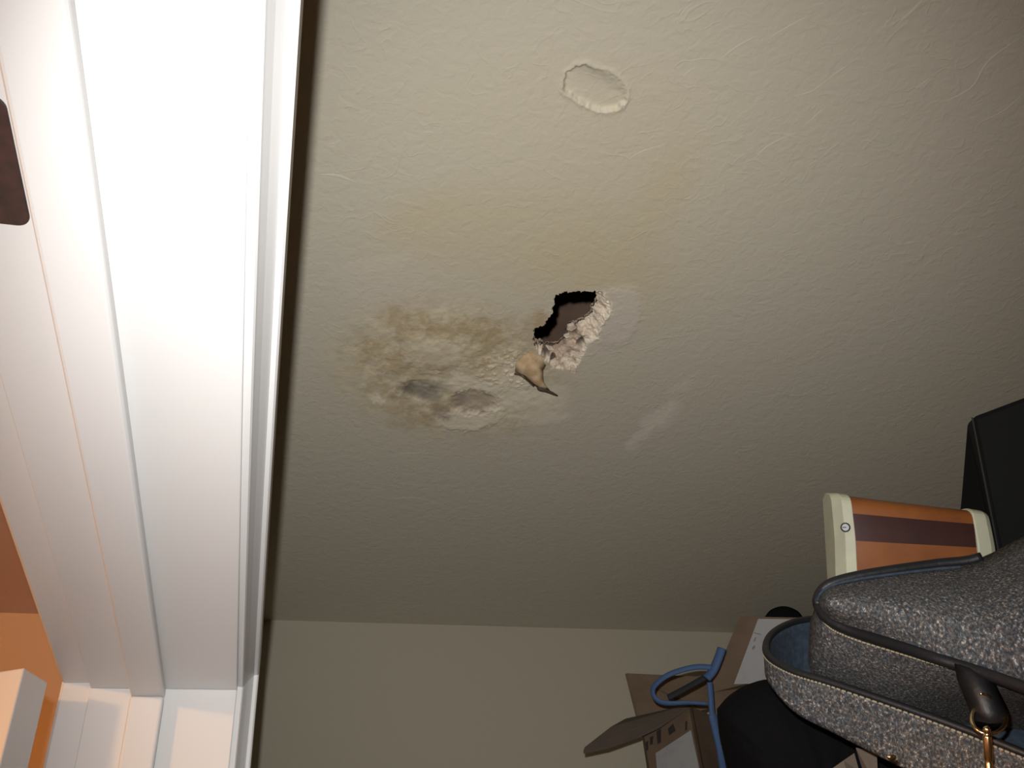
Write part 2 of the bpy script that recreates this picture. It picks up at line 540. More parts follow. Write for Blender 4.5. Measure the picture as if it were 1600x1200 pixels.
    for (cx, cy, rx, ry, an) in [(893, 518, 9, 8, -30), (884, 526, 5, 4, 0), (856, 549, 8, 5, -20), (872, 574, 15, 3.2, 0), (906, 532, 4, 9, 35), (864, 560, 5, 7, 0)]:
        a = math.radians(an); c, s = math.cos(a), math.sin(a)
        um = u * .4 + u2 * .6; vm = v * .4 + v2 * .6
        dx = (um - cx) * c + (vm - cy) * s; dy = -(um - cx) * s + (vm - cy) * c
        pock = np.maximum(pock, 1 - sst(.6, 1.25, np.hypot(dx / rx, dy / ry)))
    depth = depth + np.where(chip, pock * .006, 0)
    Z += np.clip(depth, 0, .03)
    # curled lip of gypsum on the right and bottom edges
    lip = np.exp(-((so + 1.5) / 2.6) ** 2) * sst(0, 1, (u - 905) / 15 + (v - 560) / 30)
    Z -= lip * (.0018 + .004 * (lump - .4)) 
    k = chip & (sv > -1)
    paint(k.astype(float), (.71, .61, .485), 1)
    paint(k * sst(.50, .66, fbm(mx * 1.3 + 5, my * 1.1, 83, 3)), (.55, .43, .32), .6)
    lowleft = sst(0, 1, (v - 515) / 20 - (u - 915) / 40)  # lower-left inner break: brown, with shading painted in
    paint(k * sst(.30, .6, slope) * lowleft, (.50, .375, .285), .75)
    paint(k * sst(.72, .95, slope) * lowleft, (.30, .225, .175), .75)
    paint(k * sst(.6, .1, slope) * sst(-30, 10, u - 905), (.80, .71, .56), .8)  # outer right of the break painted lighter, part of that shading
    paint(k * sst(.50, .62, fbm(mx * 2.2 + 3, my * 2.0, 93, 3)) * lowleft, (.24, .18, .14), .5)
    paint(k * pock, (.09, .07, .055), .95)  # pocket shade painted nearly black
    paint(np.exp(-(so / 3) ** 2) * sst(0, 1, (u - 900) / 20), (.74, .66, .54), .8)
    # brown paper ring on the left of the hole
    paint(blob(848, 500, 13, 14, -35, .5, True) * (so > 0), (.42, .30, .17), .6)

    keep_v = sv >= 0
    nx, ny = X.shape
    idx = np.arange(nx * ny).reshape(nx, ny)
    keep_f = ~((sv[:-1, :-1] + sv[1:, :-1] + sv[:-1, 1:] + sv[1:, 1:]) < 0)
    quads = np.stack([idx[:-1, :-1], idx[:-1, 1:], idx[1:, 1:], idx[1:, :-1]], -1)[keep_f]
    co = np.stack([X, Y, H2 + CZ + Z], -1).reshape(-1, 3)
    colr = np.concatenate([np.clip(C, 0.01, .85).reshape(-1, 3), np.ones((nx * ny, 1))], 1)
    # walls of the board's thickness round the hole
    hole = ~keep_f
    wall_pairs = []
    I, J = np.nonzero(hole)
    for i, j in zip(I, J):
        if j > 0 and keep_f[i, j - 1]: wall_pairs.append((idx[i, j], idx[i + 1, j]))
        if j < ny - 2 and keep_f[i, j + 1]: wall_pairs.append((idx[i + 1, j + 1], idx[i, j + 1]))
        if i > 0 and keep_f[i - 1, j]: wall_pairs.append((idx[i, j + 1], idx[i, j]))
        if i < nx - 2 and keep_f[i + 1, j]: wall_pairs.append((idx[i + 1, j], idx[i + 1, j + 1]))
    top = {}
    extra = []; extrac = []; wq = []
    n0 = nx * ny
    zt = H2 + CZ + .016
    def up_(i):
        if i not in top:
            top[i] = n0 + len(extra)
            extra.append((co[i, 0], co[i, 1], max(zt, co[i, 2] + .002))); extrac.append((.45, .36, .27, 1))
        return top[i]
    for a, b in wall_pairs:
        wq.append((a, b, up_(b), up_(a)))
    co = np.concatenate([co, np.array(extra)]); colr = np.concatenate([colr, np.array(extrac)])
    quads = np.concatenate([quads, np.array(wq)])
    me = bpy.data.meshes.new('ceiling')
    me.vertices.add(len(co)); me.vertices.foreach_set('co', co.ravel())
    me.loops.add(quads.size); me.loops.foreach_set('vertex_index', quads.ravel().astype(np.int32))
    me.polygons.add(len(quads))
    me.polygons.foreach_set('loop_start', np.arange(0, quads.size, 4, dtype=np.int32))
    me.update(calc_edges=True)
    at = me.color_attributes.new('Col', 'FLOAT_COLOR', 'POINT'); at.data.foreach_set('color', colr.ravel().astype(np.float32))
    me.validate(); me.shade_smooth()
    return link('ceiling', me, M['ceiling'])


ceiling = struct(build_ceiling(), 'beige textured closet ceiling with a water-stained broken hole', 'ceiling')

# raised trowel ridges that catch the light
def trowel(path, wpx=2.2, h=.0011):
    bm = bmesh.new()
    pts = smooth_path([PC(x, y) for x, y in path], 14)
    n = len(pts); rows = []
    for i, p in enumerate(pts):
        t = (pts[min(i + 1, n - 1)] - pts[max(i - 1, 0)]).normalized(); s = Vector((-t.y, t.x, 0))
        k = math.sin(math.pi * (i + .15) / (n - .7)) ** .6
        wd = .0011 * wpx * k + .0002
        rows.append([bm.verts.new(p - s * wd + Vector((0, 0, .0004))), bm.verts.new(p + Vector((0, 0, -.65 * h * k))), bm.verts.new(p + s * wd + Vector((0, 0, .0004)))])
    for a, b in zip(rows, rows[1:]):
        for k in range(2): bm.faces.new((a[k], a[k + 1], b[k + 1], b[k]))
    return bm


rid = bmesh.new()
for path, wd, h in [([(500, 273), (528, 275), (558, 286)], 2.2, .0014), ([(508, 226), (522, 224), (532, 218)], 1.2, .0008),
                    ([(1124, 94), (1150, 74), (1184, 55)], 1.5, .0010), ([(1200, 60), (1232, 42), (1264, 24)], 1.4, .0009),
                    ([(1404, 36), (1425, 18), (1448, -6)], 2.0, .0013), ([(1480, 158), (1520, 135), (1545, 95), (1600, 55)], 1.8, .0013),
                    ([(1530, 192), (1570, 172), (1600, 145)], 1.6, .001), ([(1296, 122), (1310, 112), (1325, 102)], 1.6, .0009),
                    ([(1178, 250), (1200, 228), (1240, 208)], 1.4, .0009), ([(1240, 150), (1270, 142), (1300, 118)], 1.3, .0008),
                    ([(1058, 35), (1068, 18), (1082, 4)], 1.3, .0008), ([(600, 780), (650, 778), (704, 792)], 1.4, .0008),
                    ([(618, 707), (640, 708), (664, 707)], 1.2, .0008), ([(812, 684), (835, 685), (862, 687)], 1.1, .0007),
                    ([(620, 755), (650, 757), (680, 757)], 1.0, .0006), ([(940, 820), (965, 822), (990, 826)], 1.0, .0006),
                    ([(980, 250), (1005, 236), (1040, 226)], 1.2, .0008), ([(1065, 125), (1075, 112), (1090, 104)], 1.2, .0008),
                    ([(890, 737), (900, 741), (915, 738)], 2.2, .0009), ([(584, 760), (594, 764), (604, 765)], 1.8, .0009),
                    ([(1260, 195), (1275, 180), (1290, 168)], 1.2, .0008), ([(1430, 140), (1445, 128), (1455, 122)], 1.3, .0009)]:
    t = trowel(path, wd, h); me_ = bpy.data.meshes.new('t'); t.to_mesh(me_); t.free(); rid.from_mesh(me_); bpy.data.meshes.remove(me_)
M['ridge'] = mat('plaster_ridge_paint', (.55, .51, .42), 0.85, spec=.15)
obj('trowel_ridges', rid, M['ridge'], ceiling, smooth=True)

# torn paper tongue hanging from the hole, with its dark curled tip
def sheet(rows, thick, wave=0):
    """rows of world points -> thin solid sheet"""
    bm = bmesh.new()
    V = [[bm.verts.new(p) for p in r] for r in rows]
    for a, b in zip(V, V[1:]):
        for k in range(len(a) - 1): bm.faces.new((a[k], a[k + 1], b[k + 1], b[k]))
    bmesh.ops.recalc_face_normals(bm, faces=bm.faces[:])
    bmesh.ops.solidify(bm, geom=bm.faces[:], thickness=thick)
    return bm


def pz(x, y, dz):
    return PC(x, y, H2 - dz)


rows = [[pz(838, 548, -.004), pz(842, 552, -.002), pz(850, 558, -.003), pz(858, 566, -.006)],
        [pz(823, 552, .002), pz(834, 558, .001), pz(845, 564, .003), pz(853, 570, -.001)],
        [pz(806, 566, .003), pz(822, 568, .008), pz(839, 572, .006), pz(848, 578, .004)],
        [pz(805, 580, .004), pz(823, 578, .011), pz(838, 582, .011), pz(848, 587, .009)],
        [pz(817, 586, .006), pz(828, 588, .012), pz(840, 592, .014), pz(849, 596, .011)],
        [pz(831, 598, .009), pz(837, 599, .014), pz(846, 602, .015), pz(854, 604, .012)],
        [pz(843, 607, .012), pz(847, 607, .014), pz(854, 609, .014), pz(859, 610, .013)]]
flap = obj('torn_paper', sheet(rows, .0008), M['paper'], ceiling, smooth=True)
flap['label'] = 'tan torn paper tongue hanging from the hole'
M['dark_paper'] = mat('dark_paper_edge', (.07, .05, .035), .9)
bm = bmesh.new()
pts = smooth_path([pz(840, 605, .0125), pz(848, 608, .015), pz(858, 612, .0145), pz(871, 618, .015)], 10)
tube(bm, pts, [.0022, .003, .0033, .0030, .0024, .002, .0018, .0016, .0012, .0007], 8)
pts = smooth_path([pz(804, 584, .0045), pz(812, 586, .0065), pz(822, 593, .0085), pz(834, 603, .011)], 10)
tube(bm, pts, [.0014, .0016, .0011, .0009, .0007, .0007, .0007, .0008, .001, .0012], 8)
o = obj('curled_edge', bm, M['dark_paper'], flap, smooth=True); o['label'] = 'dark curled edge of the torn paper'
# loose broken bits of board round the lower rim
def shard(name, px, mt, dz, thick):
    bm = bmesh.new(); slab(bm, [pz(x, y, dz + random.uniform(-.002, .002)) for x, y in px], (0, 0, -thick))
    return obj(name, bm, mt, ceiling, bevel=.0006)
shard('gypsum_chip', [(892, 568), (901, 570), (899, 581), (890, 579)], M['gypsum'], -.001, .004)
shard('gypsum_chip', [(853, 566), (868, 558), (873, 564), (866, 573), (856, 574)], M['gypsum'], -.005, .004)
shard('gypsum_chip', [(886, 506), (896, 503), (900, 509), (893, 514), (885, 512)], M['gypsum'], -.013, .004)
shard('gypsum_chip', [(880, 522), (889, 519), (892, 523), (884, 526)], M['gypsum'], -.012, .003)
shard('gypsum_chip', [(852, 538), (862, 540), (866, 545), (857, 545)], M['gypsum'], -.011, .003)

# roof deck well above the ceiling, seen through the hole
bm = bmesh.new(); box(bm, -.05, XB, .4, 2.4, H2 + .46, H2 + .48)
struct(obj('roof_deck', bm, M['deck']), 'brown boards of the attic seen through the ceiling hole', 'roof boards')

# ------------------------------------------------------------------ door frame
# profile runs outward from the opening edge: (distance off the wall face, height above the reveal)
PROF = [(0.0, .0035), (.0040, .0030), (.0050, .0042), (.0056, .0060), (.0080, .0120), (.0118, .0192), (.0122, .0198), (.0123, .0202),
        (.0150, .0205), (.0162, .0218), (.0164, .0560), (.0120, .0600), (0.0, .0600)]


PLAIN = [(0.0, .0065), (.0215, .0060), (.0235, .0075), (.0235, .0620), (0.0, .0620)]


def casing(name, wall_x, sgn, parent, PROF=PROF):
    """mitred head + side legs around the opening on one wall face"""
    bm = bmesh.new()
    def ring(fn): return [bm.verts.new(fn(a, b)) for a, b in PROF]
    A = ring(lambda a, b: W((wall_x + sgn * a, YN - b, ZF)))
    B = ring(lambda a, b: W((wall_x + sgn * a, YN - b, H1 + b)))
    C_ = ring(lambda a, b: W((wall_x + sgn * a, YJ + b, H1 + b)))
    D_ = ring(lambda a, b: W((wall_x + sgn * a, YJ + b, ZF)))
    n = len(PROF)
    for p, q in ((A, B), (B, C_), (C_, D_)):
        for k in range(n):
            bm.faces.new((p[k], p[(k + 1) % n], q[(k + 1) % n], q[k]))
    bm.faces.new(A); bm.faces.new(D_[::-1])
    return obj(name, bm, M['trim'], parent)


# head jamb (trim_1) with the stop strip and the catch plate; side jambs (trim_2 far, trim_3 near)
bm = bmesh.new(); box(bm, X0, X1, YN - JT, YJ + JT, H1, H1 + JT)
head = struct(obj('trim_1', bm, M['trim'], bevel=.0008), 'white painted head board over the closet door opening', 'door frame')
bm = bmesh.new(); box(bm, X0, X1, YJ, YJ + JT, ZF, H1)
side = struct(obj('trim_2', bm, M['trim'], bevel=.0008), 'white painted side board at the far end of the door opening', 'door frame')
bm = bmesh.new(); box(bm, X0, X1, YN - JT, YN, ZF, H1)
near = struct(obj('trim_3', bm, M['trim'], bevel=.0008), 'white painted side board at the near end of the door opening', 'door frame')
SX0, SX1, SP = -.1075, -.0815, .0095


bm = bmesh.new(); box(bm, SX0, SX1, YN, YJ, H1 - SP, H1)
obj('door_stop', bm, M['trim'], head, bevel=.0024, seg=3)
bm = bmesh.new(); box(bm, SX0, SX1, YJ - SP, YJ, ZF, H1 - SP)
obj('door_stop', bm, M['trim'], side, bevel=.0024, seg=3)
bm = bmesh.new(); box(bm, SX0, SX1, YN, YN + SP, ZF, H1 - SP)
obj('door_stop', bm, M['trim'], near, bevel=.0035, seg=3)
struct(casing('trim_4', X1, 1, None), 'white moulded casing on the closet side of the opening', 'door casing')
struct(casing('trim_5', X0, -1, None, PLAIN), 'white moulded casing on the room side of the opening', 'door casing')

# dark bronze catch plate with rounded corners let into the head board
bm = bmesh.new()
px0, px1 = -.1405, -.1105; py0, py1 = .242, .3055; r = .0055
ol = []
for cx, cy, a0 in ((px1 - r, py1 - r, 0), (px0 + r, py1 - r, 90), (px0 + r, py0 + r, 180), (px1 - r, py0 + r, 270)):
    for k in range(7):
        a = math.radians(a0 + 15 * k); ol.append(W((cx + r * math.cos(a), cy + r * math.sin(a), H1 - .0012)))
slab(bm, ol, (0, 0, .0016))
o = obj('catch_plate', bm, M['bronze'], head, bevel=.0004); o['label'] = 'dark bronze plate with rounded corners'

# open door leaf beyond the far jamb (swung about 117 degrees)
tA = PC(38, 1043, H1 - .004); tB = PC(75, 1066, H1 - .004)
t_ = (tB - tA); t_.z = 0; th = t_.length; t_.normalize()
wdir = Vector((-t_.y, t_.x, 0))
if wdir.x > 0: wdir = -wdir
lw = .60
q = [tA, tB, tB + wdir * lw, tA + wdir * lw]
bm = bmesh.new(); hexa(bm, [Vector((p.x, p.y, .012)) for p in q], q)
door = struct(obj('door_1', bm, M['trim'], bevel=.0012), 'white closet door leaf standing open against the orange room wall', 'door')
# three hinges on its edge (the photo shows only the top of the leaf)
for zz in (0.25, 1.0, 1.75):
    bm = bmesh.new(); c = tB + t_ * .004
    tube(bm, [Vector((c.x, c.y, zz)), Vector((c.x, c.y, zz + .08))], .0035, 10)
    obj('hinge', bm, M['bronze'], door, smooth=False)

# ------------------------------------------------------------------ closet shelf (below the frame) and the clutter on it
ZS = 0.0
bm = bmesh.new(); box(bm, .36, XB, .32, YW, ZS - .02, ZS)
shelf = tag(obj('closet_shelf', bm, M['shelf'], bevel=.002), 'brown closet shelf carrying the handbag and the cartons', 'shelf')

# --- the denim tweed handbag
bag = thing('handbag', 'grey denim tweed handbag with dark piping and a brass clip, on the cluttered shelf', 'bag', P(1450, 1050, .85))
NS = 34
U = smooth_path([P(*p) for p in [(1277, 938, .785), (1283, 924, .79), (1300, 911, .79), (1340, 900, .79), (1400, 890, .79), (1465, 881, .79), (1530, 872, .785), (1600, 838, .775), (1700, 795, .76)]], NS)
Lr = smooth_path([P(*p) for p in [(1278, 946, .785), (1286, 960, .775), (1304, 974, .765), (1340, 989, .75), (1400, 1008, .72), (1460, 1028, .69), (1525, 1048, .67), (1600, 1074, .64), (1700, 1110, .60)]], NS)
G = smooth_path([P(*p) for p in [(1266, 968, .83), (1264, 1005, .825), (1267, 1046, .82), (1310, 1072, .805), (1390, 1096, .775), (1450, 1100, .755), (1520, 1100, .735), (1600, 1108, .71), (1700, 1130, .67)]], NS)
eye = Vector((0, 0, CZ))


def toward(p, k):
    return eye + (p - eye) * k


def lofted(bm, rings, cap=True):
    V = [[bm.verts.new(p) for p in r] for r in rings]
    n = len(V[0])
    for a, b in zip(V, V[1:]):
        for k in range(n): bm.faces.new((a[k], a[(k + 1) % n], b[(k + 1) % n], b[k]))
    if cap:
        bm.faces.new(V[0][::-1]); bm.faces.new(V[-1])


rings = []
for i in range(NS):
    s = i / (NS - 1); u, l, g = U[i], Lr[i], G[i]
    r_ = []
    for k in range(9):
        t = k / 8; p = u.lerp(l, t)
        r_.append(toward(p, 1 - .055 * math.sin(math.pi * t) * min(1, s * 5)))
    for k in range(1, 5):
        t = k / 4; p = l.lerp(g, t)
        r_.append(toward(p, 1 - .012 * math.sin(math.pi * t)))
    back = toward(g, 1.16) ; backu = toward(u, 1.16)
    back.z = g.z + .004; backu.z = u.z - .004
    r_.append(g.lerp(back, .5)); r_.append(back)
    r_.append(back.lerp(backu, .5)); r_.append(backu); r_.append(u.lerp(backu, .5))
    rings.append(r_)
bm = bmesh.new(); lofted(bm, rings)
obj('body', bm, M['tweed'], bag, smooth=True)


def cord(name, pts, r, mt, n=60, flat=1.0, seg=10):
    bm = bmesh.new(); tube(bm, smooth_path(pts, n), r, seg, flat)
    return obj(name, bm, mt, bag, smooth=True)


rim = [toward(p, .992) for p in reversed(U[:26])] + [toward(p, .992) for p in Lr]
cord('piping', rim, .0042, M['leather'], 110)
# stitched line just under the piping
st = [toward(l.lerp(g, .12), .985) for l, g in zip(Lr, G)]
M['thread_line'] = M['stitch']


def stitches(name, path, parent, n, r=.0007):
    pts = smooth_path(path, n * 3)
    bm = bmesh.new()
    for i in range(n):
        tube(bm, pts[i * 3:i * 3 + 3], r, 6)
    return obj(name, bm, M['stitch'], parent)


stitches('stitching', st, bag, 70)
up_st = [toward(u.lerp(l, .06), .982) for u, l in zip(U[:24], Lr[:24])]
cord('edge_trim', up_st, .0012, M['denim'])

# shoulder strap: wide band, tweed outside, denim inside, looping round below the body
Tp = [(1330, 966, .90), (1290, 966, .89), (1262, 968, .88), (1235, 974, .865), (1209, 988, .835), (1197, 1008, .80), (1204, 1029, .765), (1240, 1049, .735), (1300, 1067, .705), (1400, 1101, .66), (1500, 1137, .62), (1600, 1177, .58), (1700, 1215, .545)]
Bt = [(1330, 1085, .90), (1290, 1082, .89), (1262, 1078, .88), (1235, 1075, .865), (1211, 1068, .835), (1199, 1050, .80), (1208, 1072, .765), (1245, 1112, .735), (1310, 1146, .705), (1400, 1192, .66), (1500, 1240, .62), (1600, 1285, .58), (1700, 1325, .545)]
NT = 60
Tp, Bt = [[(x, y, .90 - (.90 - d) * .72) for x, y, d in L_] for L_ in (Tp, Bt)]
T3 = smooth_path([P(*p) for p in Tp], NT); B3 = smooth_path([P(*p) for p in Bt], NT)
rows = [[t.lerp(b, k / 8) for k in range(9)] for t, b in zip(T3, B3)]


def shifted(rows, d):
    out = []
    n = len(rows)
    for i, r in enumerate(rows):
        a = rows[max(i - 1, 0)]; b = rows[min(i + 1, n - 1)]
        o_ = []
        for k, p in enumerate(r):
            t = (b[k] - a[k]); s = r[-1] - r[0]
            nn = t.cross(s).normalized()
            o_.append(p + nn * d)
        out.append(o_)
    return out


def sheet_between(ra, rb):
    bm = bmesh.new()
    A = [[bm.verts.new(p) for p in r] for r in ra]; B = [[bm.verts.new(p) for p in r] for r in rb]
    n, m_ = len(A), len(A[0])
    for i in range(n - 1):
        for k in range(m_ - 1):
            bm.faces.new((A[i][k], A[i][k + 1], A[i + 1][k + 1], A[i + 1][k]))
            bm.faces.new((B[i][k], B[i + 1][k], B[i + 1][k + 1], B[i][k + 1]))
    for i in range(n - 1):
        bm.faces.new((A[i][0], A[i + 1][0], B[i + 1][0], B[i][0])); bm.faces.new((A[i][-1], B[i][-1], B[i + 1][-1], A[i + 1][-1]))
    for k in range(m_ - 1):
        bm.faces.new((A[0][k], B[0][k], B[0][k + 1], A[0][k + 1])); bm.faces.new((A[-1][k], A[-1][k + 1], B[-1][k + 1], B[-1][k]))
    return bm


# which side is outward (towards the viewer on the front run)?
fr = shifted(rows, .002)
sgn = 1 if (fr[45][4] - eye).length < (rows[45][4] - eye).length else -1
strap = obj('strap', sheet_between(rows, shifted(rows, .0022 * sgn)), M['tweed'], bag, smooth=True)
lin = obj('strap_lining', sheet_between(shifted(rows, -.0002 * sgn), shifted(rows, -.0024 * sgn)), M['denim'], strap, smooth=True)
lin['label'] = 'blue denim lining of the strap'
bm = bmesh.new(); tube(bm, T3, .0032, 10, 1.0); obj('strap_piping', bm, M['leather'], strap, smooth=True)
bm = bmesh.new(); tube(bm, B3, .0016, 8, 1.0); obj('strap_edge', bm, M['leather'], strap, smooth=True)
o3 = shifted(rows, .0026 * sgn)
stitches('strap_stitching', [r[0].lerp(r[-1], .055) for r in o3[27:]], strap, 70, .0008)
# denim behind the band: the side pocket wall between body and strap
rowsd = [[P(1255, 985, .885), P(1255, 1040, .875), P(1255, 1090, .865)], [P(1330, 990, .875), P(1330, 1060, .865), P(1330, 1125, .85)],
         [P(1420, 1050, .85), P(1420, 1100, .84), P(1420, 1165, .80)], [P(1520, 1060, .82), P(1520, 1120, .80), P(1520, 1190, .76)], [P(1640, 1080, .78), P(1640, 1150, .76), P(1640, 1230, .72)]]
obj('pocket_wall', sheet(rowsd, .002), M['denim'], bag, smooth=True)

# leather tab with a D-ring and swivel clip
rowst = [[P(1494, 1040, .672), P(1516, 1046, .668), P(1540, 1053, .664)], [P(1500, 1062, .668), P(1524, 1064, .655), P(1549, 1068, .658)],
         [P(1512, 1088, .662), P(1534, 1088, .648), P(1560, 1090, .654)], [P(1520, 1110, .655), P(1545, 1112, .642), P(1571, 1112, .65)],
         [P(1521, 1126, .65), P(1546, 1130, .642), P(1571, 1128, .648)]]
tab = obj('tab', sheet(rowst, .003), M['leather'], bag, smooth=True)
bm = bmesh.new(); c = P(1538, 1090, .642); tube(bm, smooth_path([P(1531, 1084, .6455), P(1539, 1085, .6455), P(1547, 1090, .6465)], 8), .0011, 8)
obj('rivet', bm, M['brass'], tab, smooth=True)
Rr = []
for k in range(28):
    a = 2 * math.pi * k / 28
    Rr.append(P(1545 + 27 * math.cos(a), 1122 + 25 * math.sin(a), .645 - .012 * math.sin(a)))
bm = bmesh.new(); tube(bm, Rr, .0014, 10, closed=True)
ring_o = obj('d_ring', bm, M['brass'], bag, smooth=True); ring_o['label'] = 'thin brass ring through the leather tab'
bm = bmesh.new()
lathe = [(1134, 2.0), (1136, 5.0), (1140, 6.3), (1144, 5.2), (1147, 3.5), (1149, 6.2), (1152, 6.8), (1186, 6.8), (1189, 4.8), (1192, 6.5), (1215, 6.5), (1225, 9), (1250, 9)]
dn = (P(1546, 1215, .626) - P(1542, 1137, .63))
pts = [P(1542, 1137, .628) + dn * ((y - 1137) / 78) for y, _ in lathe]
tube(bm, pts, [r_ * .628 / F for _, r_ in lathe], 18)
clip = obj('swivel_clip', bm, M['brass'], bag, smooth=True); clip['label'] = 'brass swivel clip hanging from the ring'
bm = bmesh.new(); bmesh.ops.create_uvsphere(bm, u_segments=14, v_segments=8, radius=.0022, matrix=Matrix.Translation(P(1393, 1183, .652)) @ Matrix.Diagonal((1.7, 1, .8, 1)))
obj('strap_stud', bm, M['brass'], strap, smooth=True)

# --- black garment heaped under and beside the bag
bm = bmesh.new()
inflate(bm, [(1120, 1108), (1140, 1086), (1172, 1068), (1215, 1062), (1300, 1085), (1400, 1120), (1520, 1150), (1620, 1230), (1660, 1500), (1600, 1690), (1300, 1700), (1170, 1600), (1150, 1350), (1138, 1220), (1124, 1150)], .99, .10, 8, .008, 3)
tag(obj('black_garment', bm, M['black_cloth'], smooth=True), 'black cloth garment bunched under the handbag strap beside the cartons', 'clothing')
# beige paper sheet poking out below the strap
rowsp = [[P(1296, 1204, .80), P(1318, 1188, .80), P(1334, 1177, .80)], [P(1302, 1230, .80), P(1325, 1215, .79), P(1342, 1206, .80)]]
rowsq = [[P(1338, 1168, .80), P(1352, 1171, .795), P(1370, 1176, .79)], [P(1350, 1206, .80), P(1362, 1212, .79), P(1372, 1216, .79)]]
M['beige_paper'] = mat('beige_paper', (.13, .105, .08), .8)
M['black_cord'] = M['leather']
t_bp = thing('paper_tag', 'beige paper tag poking out under the handbag strap over the black garment', 'tag', P(1335, 1210, .80))
obj('left_leaf', sheet(rowsp, .0008), M['beige_paper'], t_bp); obj('right_leaf', sheet(rowsq, .0008), M['beige_paper'], t_bp)

# --- striped wooden case with cream end bands, resting on the bag
case = thing('striped_case', 'orange and dark red striped wooden case with cream end bands, behind the handbag', 'case', P(1420, 850, .95))
DC = .97
# front outline: upper edge and lower edge as the photo shows them; lower part runs behind the bag
def case_section(xt, yt, xb, yb, D, bulge=.006, back=.034, n=28):
    """front edge from top to bottom with rounded shoulders, then the back"""
    t, b = P(xt, yt, D), P(xb, yb, D - .02)
    out = []
    bk = Vector((R[0, 2], R[1, 2], 0)).normalized()
    for k in range(n):
        a = k / (n - 1)
        p = t.lerp(b, a)
        e = max(0, 1 - a / .22); e2 = max(0, (a - .85) / .15)
        p = p + bk * (.022 * e * e + .012 * e2 * e2) - bk * bulge * math.sin(math.pi * a)
        out.append(p)
    out.append(b + bk * back); out.append(t + bk * back)
    return out


secs = [(1296, 755, 1306, 925, .985), (1312, 755, 1324, 925, .972), (1327, 757, 1341, 925, .970), (1420, 769, 1436, 925, .965), (1512, 780, 1530, 925, .962), (1534, 784, 1553, 925, .962), (1541, 788, 1560, 925, .966)]


def sub_secs(i, j, n):
    out = []
    for k in range(n):
        t = i + (j - i) * k / (n - 1); a = min(int(t), len(secs) - 2); f = t - a
        out.append([secs[a][c] * (1 - f) + secs[a + 1][c] * f for c in range(5)])
    return out


def strip(name, ss, k0, k1, mt, grow=0.0, parent=None, cap=True):
    """part of the loft between section indices k0..k1 (closed body)"""
    bm = bmesh.new()
    rr = []
    for s in ss:
        full = case_section(*s)
        c = sum(full, Vector()) / len(full)
        rr.append([p + (p - c).normalized() * grow for p in full])
    lofted(bm, rr)
    return obj(name, bm, mt, parent, bevel=0, smooth=False)


body = strip('case_body', sub_secs(1.6, 5.2, 10), 0, 0, M['wood_orange'], 0, case)
body.data.materials.append(M['wood_dark'])
# inlaid dark stripe: the face strips between 33 % and 64 % of the front height; the top edge is dark too
nsec = 30
for f in body.data.polygons:
    if len(f.vertices) == 4:
        ks = sorted(v % nsec for v in f.vertices)
        if (8 <= ks[0] <= 14 and ks[-1] <= 15) or (ks[0] == 0 and ks[-1] == 1): f.material_index = 1
        if ks == [0, 0, 29, 29]: f.material_index = 1
for p in body.data.polygons: p.use_smooth = True
left = strip('end_band', sub_secs(0, 2, 5), 0, 0, M['cream'], .0018, case)
rightb = strip('end_band', sub_secs(4.05, 6, 5), 0, 0, M['cream'], .0022, case)
for o in (left, rightb):
    b = o.modifiers.new('bevel', 'BEVEL'); b.width = .002; b.segments = 2; b.limit_method = 'ANGLE'; b.angle_limit = math.radians(50)
sc_p = P(1321, 824, .958)
nrm = (eye - sc_p).normalized()
bm = bmesh.new(); tube(bm, [sc_p - nrm * .004, sc_p + nrm * .0015, sc_p + nrm * .0028], [.0048, .0048, .0034], 18)
screw = obj('screw', bm, M['steel'], left, smooth=False)
bm = bmesh.new(); slab(bm, [sc_p + nrm * .0027 + Vector(R[:, 0]) * a + Vector(R[:, 1]) * b for a, b in ((-.003, -.0004), (.003, -.0004), (.003, .0004), (-.003, .0004))], nrm * .0004)
obj('screw_slot', bm, M['ink'], screw)

# --- black hard case at the right edge
bc = thing('black_case', 'black box standing at the right, behind the striped wooden case', 'box', P(1600, 860, 1.08))
fA, fB, fC, fD = P(1519, 652, .99), P(1700, 584, .94), P(1750, 1020, .90), P(1591, 1020, .95)
bk = P(1513, 668, 1.06) - fA
bq = [fA, fB, fC, fD]
bbk = [P(1512, 660, 1.07), fB + (P(1512, 660, 1.07) - fA), fC + (P(1478, 1020, 1.03) - fD), P(1478, 1020, 1.03)]
bm = bmesh.new(); hexa(bm, bq, bbk); obj('shell', bm, M['black_case'], bc, bevel=.004)
bm = bmesh.new(); tube(bm, smooth_path([toward(p, .998) for p in (fA, fA.lerp(fD, .5), fD)], 20), .0009, 6)
M['grey_edge'] = mat('lighter_grey_edge', (.03, .03, .027), .5)  # edge line slightly lighter than the black shell
obj('edge_seam', bm, M['grey_edge'], bc)

# --- cartons by the far wall
def vertical_box(bm, tl, dirx, diry, a, b, z0, z1):
    p = [tl, tl + dirx * a, tl + dirx * a + diry * b, tl + diry * b]
    hexa(bm, [Vector((q_.x, q_.y, z0 + CZ)) for q_ in p], [Vector((q_.x, q_.y, z1 + CZ)) for q_ in p])


